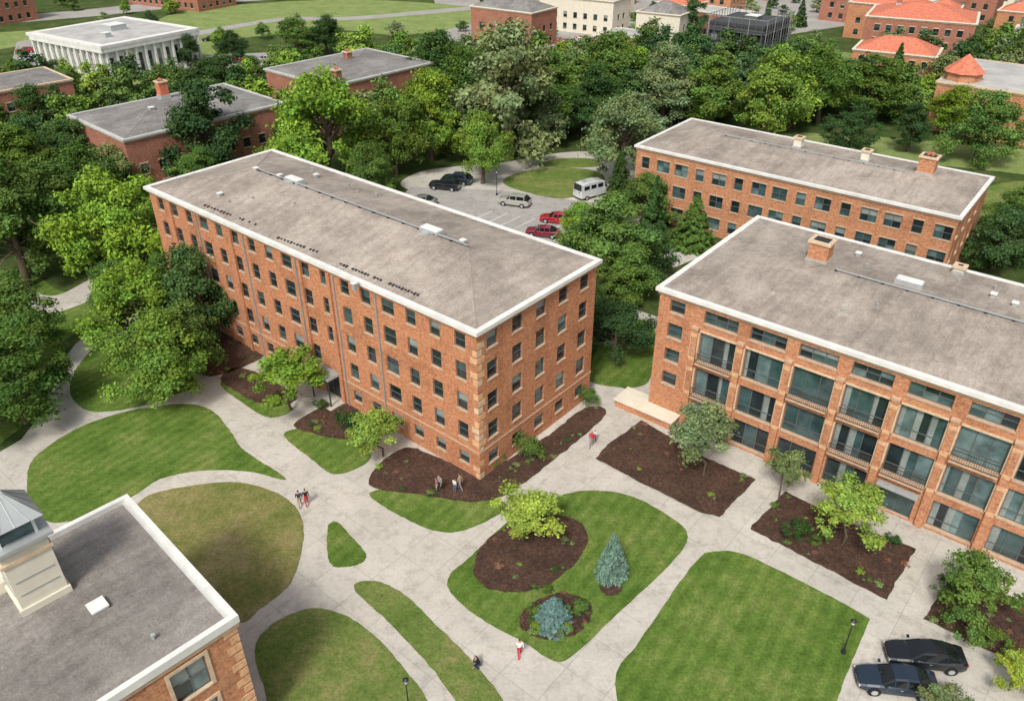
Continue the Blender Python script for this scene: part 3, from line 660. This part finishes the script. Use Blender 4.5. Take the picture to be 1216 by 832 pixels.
def place(name,me,x,y,s,sz,col,parent=None):
    o=bpy.data.objects.new(name,me); COL.objects.link(o); o.location=(x,y,0); o.scale=(s,s*random.uniform(.88,1.12),sz); o.rotation_euler=(0,0,random.uniform(0,6.28))
    k=random.uniform(.82,1.16); j=[k*random.uniform(.92,1.08),k,k*random.uniform(.85,1.15)]; o.color=(col[0]*j[0],col[1]*j[1],col[2]*j[2],1)
    if parent: o.parent=parent
    TREES.append((x,y,s*4)); return o
def T(cx,cy,wpx,col=MD,hf=1.15,kind='dec',name="deciduous_tree",gs=1.0):
    z=4.0
    for _ in range(5):
        X,Y=G(cx,cy,z); R=wpx/2*depth(X,Y,z)/F; h=hf*2*R; z=min(h*.52,12)
    if kind=='dec': i=random.randrange(6); me=DEC[i]; r0,h0=DECD[i]; R*=1.1
    elif kind=='yng': i=random.randrange(2); me=YNG[i]; r0,h0=1.5,4.1
    elif kind=='shr': me=SHR[0]; r0,h0=1.0,1.3
    elif kind=='spr': i=random.randrange(2); me=SPR[i]; r0,h0=((1.5,5),(1.8,5.5))[i]
    return place(name,me,X,Y,R/r0*1.02,h/h0,col)
for a in [(5,262,140,MD,1.2),(65,245,100,MD,1.2),(135,268,120,BR,1.3),(105,215,80,MD,1.1),(10,385,105,MD,1.1),(12,450,120,MD,1.0),(160,362,108,BR,1.15),(228,350,100,DK,1.2),(178,425,112,BR,1.05),(220,400,85,MD,1.1),(135,340,66,MD,1.0),(190,330,60,MD,1.1),
 (240,160,100,DK,1.2),(235,205,70,MD,1.0),(130,205,75,OL,1.0),(42,135,60,DK,1.1),(85,178,75,DK,1.0),(20,190,90,MD,1.0),(60,90,44,DK,.9),(75,105,46,MD,1.0),(385,150,130,BR,1.15),(335,190,64,BR,1.0),(440,205,64,MD,1.1),(467,160,80,MD,1.2),(510,135,78,BR,1.4),(572,172,62,BR,1.5),(605,110,135,OL,1.15),(560,100,80,MD,1.1),(655,110,85,MD,1.2),(705,120,80,DK,1.2),(725,82,80,MD,1.0),(740,160,98,OL,1.1),
 (720,285,115,MD,1.05),(768,300,64,DK,1.0),(698,328,66,MD,1.1),(732,392,74,DK,1.15),(700,365,60,DK,1.1),(690,272,62,BR,1.0),(768,235,62,MD,1.0),(745,325,74,MD,1.0),(1190,285,74,DK,1.0),(1212,250,60,MD,1.0),(1170,150,80,MD,1.1),(1085,150,50,DK,1.2),(1010,155,60,DK,1.1),(1140,130,60,BR,1.0),(520,80,80,DK,1.1),(590,88,80,MD,1.0),(790,100,90,OL,1.1),(850,110,90,MD,1.0),(920,108,90,BR,1.1),(980,100,80,MD,1.1),(1040,105,80,MD,1.0),(820,25,40,DK,1.2),(1205,270,60,DK,1.0),(250,90,40,DK,1.0),(275,55,36,DK,1.0),(225,60,30,DK,1.2),(300,85,40,MD,1.0),(350,45,44,MD,1.0),(385,40,44,DK,1.0)]:
    T(*a)
T(340,452,86,BR,.95,'yng','young_tree'); T(452,515,78,LM,.85,'yng','young_tree'); T(622,615,98,LM,.75,'yng','young_tree')
T(842,522,90,OL,1.2,'yng','young_tree'); T(932,562,56,OL,1.35,'yng','young_tree'); T(1010,612,90,LM,1.05,'yng','young_tree')
T(1163,700,98,MD,.95,'yng','young_tree'); T(1208,800,66,LM,.9,'yng','young_tree'); T(1120,842,72,OL,.8,'yng','young_tree')
T(728,657,44,BL,1.5,'spr','blue_spruce_tree'); T(657,724,48,BL,.9,'spr','blue_spruce_tree'); T(825,262,56,MD,1.15,'spr','spruce_tree'); T(737,208,36,DK,1.8,'spr','spruce_tree'); T(780,240,34,DK,1.5,'spr','spruce_tree')
for a in [(625,530,40,MD,.9),(412,500,36,DK,.9),(945,630,40,DK,.8),(975,640,20,MD,.8),(697,470,30,MD,.9),(636,725,26,MD,.7),(685,722,30,MD,.6),(672,745,22,BR,.6),(640,742,22,BR,.6),(650,700,18,MD,.6),(1150,745,60,MD,.8),(1130,700,50,DK,.7),(380,480,20,DK,.7),(1185,760,40,MD,.7),(1060,640,22,DK,.7),(590,545,22,MD,.7)]:
    T(*a,'shr','shrub')
def clear(X,Y,m,rad):
    if LIB.inside(X,Y,11): return False
    for b_ in FOOT:
        if b_.inside(X,Y,m): return False
    for P in CL:
        if inpoly(X,Y,P): return False
    for (x,y,rr) in TREES:
        if (x-X)**2+(y-Y)**2<(rad)**2: return False
    return True
mass=empty("distant_tree_mass",(0,0,0))
tr=random.Random(11)
def scatter(poly,n,spacing,col,hmin,hmax,m=3.5,par=mass,near=125):
    P=[Vector(G(*p)) for p in poly]; xs=[p.x for p in P]; ys=[p.y for p in P]
    for _ in range(n):
        X=tr.uniform(min(xs),max(xs)); Y=tr.uniform(min(ys),max(ys))
        if not inpoly(X,Y,P) or not clear(X,Y,m,spacing*tr.uniform(.8,1.15)): continue
        c=tr.choice(col)
        if tr.random()<.06: place("far_spruce",SPH,X,Y,tr.uniform(.8,1.1),tr.uniform(.8,1.1),DK,par)
        else:
            s=tr.uniform(hmin,hmax); me=tr.choice(FAR if Y>near else DEC); place("far_tree",me,X,Y,s*1.08,s*tr.uniform(.75,1.0),c,par)
mix_=[MD,MD,DK,DK,OL,OL,BR]
scatter([(430,190),(600,180),(760,178),(790,160),(1000,150),(1240,175),(1400,190),(1400,60),(1000,66),(820,84),(430,88)],2400,6.1,mix_,.8,1.3)
scatter([(-250,330),(160,330),(200,235),(330,190),(460,190),(440,100),(300,98),(200,112),(-200,105)],1900,6.3,[MD,MD,DK,BR,DK],.8,1.1,m=5)
scatter([(-300,62),(560,62),(560,-25),(-600,-25)],420,11,mix_,.4,.7)
scatter([(540,84),(1500,62),(1700,-25),(560,-25)],800,8,mix_,.3,.6,m=1.0)
scatter([(700,300),(760,300),(800,330),(850,300),(790,270),(740,262)],40,5,[MD,DK],.5,.7,m=2)
scatter([(1165,300),(1300,330),(1300,220),(1180,235)],60,6,[MD,DK],.6,.9,m=3)
scatter([(-60,-25),(1500,-25),(1700,-60),(-600,-60)],250,14,mix_,.8,1.1)
# low planting in the beds
tuft=decid("tuft",.45,.5,9,420,.05,.01,.02,.4)
pl=empty("bed_planting",(0,0,0))
for P,n_ in zip(beds,(22,24,120,40,46,46,20,26,0,30)):
    xs=[p.x for p in P]; ys=[p.y for p in P]
    for _ in range(n_):
        X=tr.uniform(min(xs),max(xs)); Y=tr.uniform(min(ys),max(ys))
        if inpoly(X,Y,P) and not any(b_.inside(X,Y,.2) for b_ in FOOT[:2]): place("perennial",tuft,X,Y,tr.uniform(.2,1.0),tr.uniform(.2,1.0),tr.choice([MD,DK,BR,OL,OL,(.25,.13,.09)]),pl)
# ------------------------------------------------------------ CARS
def paint(name,c):
    m_,n,p=newmat(name); p.inputs['Base Color'].default_value=(*c,1); p.inputs['Roughness'].default_value=.25; p.inputs['Metallic'].default_value=.2
    p.inputs['Coat Weight'].default_value=.8; p.inputs['Coat Roughness'].default_value=.05; return m_
RUB=simple("tyre_rubber",(.02,.02,.02),.8); CARGL=glassmat("car_glass",(.012,.015,.018),.04,.2,.6); LAMP=glassmat("car_lamp",(.6,.6,.58),.1,.1); TAIL=glassmat("car_tail_lamp",(.4,.02,.02),.15,.2)
def car(name,px,py,ang,col,kind='sedan',at=None):
    X,Y=at or G(px,py,.6); e=empty(name,(X,Y,.03),math.radians(ang)); B=MB()
    if kind=='sedan':
        st=[(2.38,.60,.42,.60),(2.28,.76,.28,.70),(1.9,.86,.22,.80),(1.2,.90,.2,.90),(.6,.91,.2,.95),(-.6,.91,.2,.97),(-1.5,.90,.2,1.0),(-2.0,.87,.24,1.0),(-2.3,.78,.32,.95),(-2.38,.66,.45,.82)]
        gh=[(1.05,.92,.93,.80,.78),(.35,.94,1.36,.82,.62),(-.35,.96,1.45,.83,.63),(-1.05,.97,1.40,.82,.61),(-1.85,1.0,1.03,.78,.72)]; wx=1.42
    elif kind=='suv':
        st=[(2.38,.66,.45,.75),(2.28,.80,.32,.9),(1.9,.9,.28,1.0),(1.2,.94,.26,1.08),(.6,.95,.26,1.1),(-.6,.95,.26,1.12),(-1.5,.95,.26,1.15),(-2.1,.93,.28,1.12),(-2.38,.82,.4,1.0)]
        gh=[(1.1,1.06,1.08,.82,.8),(.5,1.08,1.6,.84,.68),(-.5,1.1,1.7,.86,.7),(-1.7,1.12,1.66,.86,.68),(-2.3,1.05,1.12,.82,.76)]; wx=1.45
    else:
        st=[(3.1,.8,.5,.95),(2.95,.95,.38,1.15),(2.3,1.02,.32,1.3),(1.6,1.05,.3,1.42),(0,1.05,.3,1.45),(-2.0,1.05,.3,1.45),(-2.9,1.03,.32,1.45),(-3.05,.95,.45,1.4)]
        gh=[(2.2,1.28,1.3,.94,.9),(1.45,1.4,2.3,.98,.85),(.2,1.43,2.55,1.0,.88),(-1.6,1.43,2.55,1.0,.88),(-2.95,1.4,2.45,1.0,.86),(-3.0,1.4,1.5,.98,.9)]; wx=2.0
    rings=[]
    for (x,hw,zb,zt) in st:
        ms=(zb+zt)/2; prof=[(0,zb),(hw*.86,zb),(hw,zb+.12),(hw,ms),(hw*.96,zt-.1),(hw*.84,zt),(hw*.4,zt+.025),(0,zt+.03)]
        rings.append([(x,y,z) for y,z in prof]+[(x,-y,z) for y,z in prof[-2:0:-1]])
    for i in range(len(rings)-1):
        a,b_=rings[i],rings[i+1]; n=len(a)
        for k in range(n): B.face([a[k],a[(k+1)%n],b_[(k+1)%n],b_[k]],RUB if k in(0,n-1) else col,True)
    B.face(rings[0][::-1],col); B.face(rings[-1],col)
    gr=[]
    for (x,zb,zt,hb,ht) in gh: gr.append([(x,hb,zb-.06),(x,ht+.02,zt-.06),(x,ht-.1,zt),(x,-ht+.1,zt),(x,-ht-.02,zt-.06),(x,-hb,zb-.06)])
    ng=len(gr)
    for i in range(ng-1):
        a,b_=gr[i],gr[i+1]
        for k in range(5):
            top=k in(1,2,3) and 0<i<ng-2
            side_panel=(kind=='van' and k in(0,4) and i>0)
            B.face([a[k],a[k+1],b_[k+1],b_[k]],col if (top or side_panel) else CARGL,k in(1,3))
    for i in range(1,ng-1):
        a=gr[i]
        for sgn in(0,5):
            p=Vector(a[sgn]); q_=Vector(a[1 if sgn==0 else 4]); sy=.012 if sgn==0 else -.012
            B.face([(p.x-.05,p.y+sy,p.z),(p.x+.05,p.y+sy,p.z),(q_.x+.05,q_.y+sy,q_.z),(q_.x-.05,q_.y+sy,q_.z)],col)
    if kind=='van':
        for sgn in(-1,1):
            for x0 in(-2.5,-1.2,.1): B.box(x0,sgn*1.0-.03 ,1.62,x0+.95,sgn*1.0+.012,2.15,CARGL)
        B.box(-2.2,-.35,2.5,-1.4,.35,2.72,METAL)
    for sx in(-1,1):
        for sy in(-1,1):
            hw=st[4][1]; cx_,cy_=sx*wx,sy*(hw-.1); n=18
            for (r0,off0,off1,mt) in((.39,-.1,.103,RUB),(.33,-.12,.125,RUB),(.2,-.1,.14,METAL)):
                a=[(cx_+r0*math.cos(6.283*k/n),cy_+sy*off1,.33+r0*math.sin(6.283*k/n)) for k in range(n)]; b_=[(v[0],cy_+sy*off0,v[2]) for v in a]
                for k in range(n): B.face([a[k],a[(k+1)%n],b_[(k+1)%n],b_[k]],mt,True)
                B.face(a if sy<0 else a[::-1],mt)
    zf=st[1][3]; xf=st[0][0]; xr=st[-1][0]
    for sy in(-1,1):
        B.box(xf-.2,sy*.42,zf-.2,xf-.03,sy*.72,zf-.06,LAMP); B.box(xr+.0,sy*.4,st[-2][3]-.25,xr+.14,sy*.72,st[-2][3]-.1,TAIL)
        B.box(gh[0][0]-.25,sy*(st[4][1]),gh[0][1]+.02,gh[0][0]-.1,sy*(st[4][1]+.16),gh[0][1]+.16,col)
        B.box(-.15,sy*(st[4][1]+.004),.78,.02,sy*(st[4][1]+.02),.81,METAL)
    B.box(xf-.12,-.38,.38,xf+.005,.38,.54,RUB); B.box(xr-.008,-.26,.5,xr+.01,.26,.62,WHITE)
    B.obj("car_body",e); return e
PB=paint("paint_black",(.012,.016,.022)); PR=paint("paint_red",(.42,.02,.03)); PS=paint("paint_silver",(.42,.42,.38)); PW=paint("paint_white",(.68,.7,.72)); PM=paint("paint_maroon",(.25,.03,.06)); PN=paint("paint_navy",(.02,.035,.06)); PG=paint("paint_grey",(.2,.21,.22))
car("parked_car",1098,777,172,PB); car("parked_car",1064,807,172,PN)
car("parked_car",528,220,165,PB,'suv'); car("parked_car",543,213,160,PN,'suv'); car("parked_car",611,239,160,PS,'suv'); car("parked_car",661,259,165,PR)
car("parked_car",645,275,165,PM); car("parked_van",704,228,35,PW,'van'); car("parked_car",500,238,165,PG); car("parked_car",470,246,20,PW)
for i,(px,py) in enumerate([(235,74),(252,72),(270,70),(290,70),(250,84),(275,84),(300,82),(318,70),(30,60),(48,58),(40,70),(250,46),(170,88)]):
    car("parked_car",px,py,[20,25,200][i%3],[PW,PB,PS,PR,PG][i%5])
for i in range(26):
    px=tr.uniform(570,800); py=(54-(px-560)*.045)+tr.uniform(-3,3); car("parked_car",px,py,tr.choice((-10,170)),tr.choice((PW,PB,PS,PR,PG,PW)))
# ------------------------------------------------------------ LAMPS
def lamp(px,py,h=3.4):
    X,Y=G(px,py,0); B=MB(); B.cyl((0,0),.16,.12,0,.35,DARKM); B.cyl((0,0),.05,.035,.35,h,DARKM,8); B.cyl((0,0),.08,.14,h,h+.1,DARKM); B.cyl((0,0),.11,.14,h+.1,h+.36,LAMP,8); B.cyl((0,0),.2,.04,h+.36,h+.5,DARKM,10)
    o=B.obj("street_lamp"); o.location=(X,Y,.03)
lamp(1001,775,2.7); lamp(486,845,2.7); lamp(690,178); lamp(590,232)
# ------------------------------------------------------------ PEOPLE
SKIN=simple("skin",(.45,.27,.19),.6,var=.05); HAIR=simple("hair",(.03,.02,.015),.6); SHOE=simple("shoe",(.05,.05,.05),.6); EYE=simple("eye",(.02,.02,.02),.3)
CLO={k:simple("cloth_"+k,v,.85,var=.08) for k,v in dict(red=(.5,.04,.05),white=(.7,.7,.68),navy=(.03,.04,.09),black=(.02,.02,.022),grey=(.25,.25,.27),pink=(.55,.2,.22),tan=(.4,.3,.2),blue=(.08,.15,.32)).items()}
def person(px,py,ang,top,bot,pose='walk',hgt=1.72,at=None):
    X,Y=at or G(px,py,0); V=[];E=[];R=[];LB=[]
    def v(p,r_,lab,par=None):
        V.append(Vector(p)); R.append(r_); LB.append(lab)
        if par is not None: E.append((par,len(V)-1))
        return len(V)-1
    cr=pose=='crouch'; pz=.42 if cr else .93; lean=.22 if cr else .02
    pel=v((0,0,pz),(.15,.11),'bot'); sp=v((0,lean*.4,pz+.2),(.135,.1),'top',pel); ch=v((0,lean,pz+.42),(.165,.115),'top',sp)
    nk=v((0,lean+.02,pz+.57),(.055,.055),'skin',ch); hb=v((0,lean+.04,pz+.65),(.07,.08),'skin',nk); hm=v((0,lean+.04,pz+.73),(.078,.095),'head',hb); ht=v((0,lean+.03,pz+.80),(.055,.065),'hair',hm)
    v((0,lean+.145,pz+.69),(.012,.012),'skin',hm)
    for sx in(-1,1):
        if cr: fwd,ef,kn,an,toe=.3,.5,(sx*.16,.42,.5),(sx*.14,.08,.09),(sx*.15,.26,.05)
        else:
            sw=sx*(.32 if pose=='walk' else .04); kn=(sx*.1,.06+sw*.42,.5); an=(sx*.1,-.03+sw*.85,.09 if sw>-.1 else .13); toe=(sx*.11,an[1]+.2,.045); fwd=-sw*.75; ef=fwd+.25
        hip=v((sx*.095,0,pz-.07),(.092,.1),'bot',pel); k=v(kn,(.062,.066),'bot',hip); c_=v(Vector(kn).lerp(Vector(an),.35)-Vector((0,.02,0)),(.056,.06),'bot',k); a=v(an,(.04,.045),'bot',c_); v(toe,(.042,.03),'shoe',a)
        sh=v((sx*.185,lean,pz+.47),(.062,.062),'top',ch); el_=V[sh]+Vector((sx*.05,math.sin(fwd)*.29,-math.cos(fwd)*.29)); e_=v(el_,(.043,.043),'top',sh)
        wr=el_+Vector((-sx*.0,math.sin(ef)*.25,-math.cos(ef)*.25)); w_=v(wr,(.027,.03),'skin',e_); dd=Vector((0,math.sin(ef),-math.cos(ef))); pm=v(wr+dd*.06,(.02,.038),'skin',w_)
        for fi,(o_,ln) in enumerate(((-.03,.07),(-.01,.082),(.01,.078),(.028,.06))):
            lat=dd.cross(Vector((1,0,0))); b0=V[pm]+lat*o_+dd*.02; f1=v(b0+dd*ln*.5,(.0085,.0085),'skin',pm); v(b0+dd*ln+Vector((-sx*.012,.004,0)),(.007,.007),'skin',f1)
        v(wr+dd*.05+Vector((-sx*.02,.045,0)),(.009,.009),'skin',w_)
    me=bpy.data.meshes.new("person"); me.from_pydata(V,E,[]); o=bpy.data.objects.new("person_tmp",me); COL.objects.link(o)
    mod=o.modifiers.new("s",'SKIN'); sk=me.skin_vertices[0].data
    for i,r_ in enumerate(R): sk[i].radius=r_; sk[i].use_root=(i==0)
    mod.use_smooth_shade=True; sb=o.modifiers.new("sub",'SUBSURF'); sb.levels=1; sb.render_levels=1
    dg=bpy.context.evaluated_depsgraph_get(); m2=bpy.data.meshes.new_from_object(o.evaluated_get(dg)); bpy.data.objects.remove(o)
    mats=[CLO[top],CLO[bot],SKIN,HAIR,SHOE,EYE]; m2.materials.clear()
    for x in mats: m2.materials.append(x)
    VV=np.array([list(a) for a in V])
    for p in m2.polygons:
        c=p.center; i=int(np.argmin(((VV-np.array(c))**2).sum(1))); lb=LB[i]
        if lb in('head','hair'): mi=3 if (lb=='hair' or c.y<lean+.02) else 2
        else: mi={'top':0,'bot':1,'skin':2,'shoe':4}[lb]
        p.material_index=mi; p.use_smooth=True
    ob=bpy.data.objects.new("person",m2); COL.objects.link(ob)
    bm=bmesh.new()
    for sx in(-1,1):
        bmesh.ops.create_uvsphere(bm,u_segments=6,v_segments=5,radius=.012,matrix=Matrix.Translation((sx*.03,lean+.125,pz+.74)))
    em=bpy.data.meshes.new("eyes"); bm.to_mesh(em); bm.free(); em.materials.append(EYE); eo=bpy.data.objects.new("eyes",em); COL.objects.link(eo); eo.parent=ob
    s=hgt/1.73; ob.scale=(s,s,s); ob.location=(X,Y,.03); ob.rotation_euler=(0,0,math.radians(ang))
person(357,602,20,'navy','tan'); person(365,600,25,'black','red')
person(617,780,10,'white','red'); person(570,792,100,'black','navy','crouch')
person(702,530,170,'red','grey'); person(547,582,60,'tan','grey'); person(540,584,-40,'white','blue','stand',1.4); person(523,583,150,'grey','black')
person(519,582,90,'pink','white','stand',1.3); person(706,524,160,'white','navy','stand',1.3)
print("TREES",len(TREES))
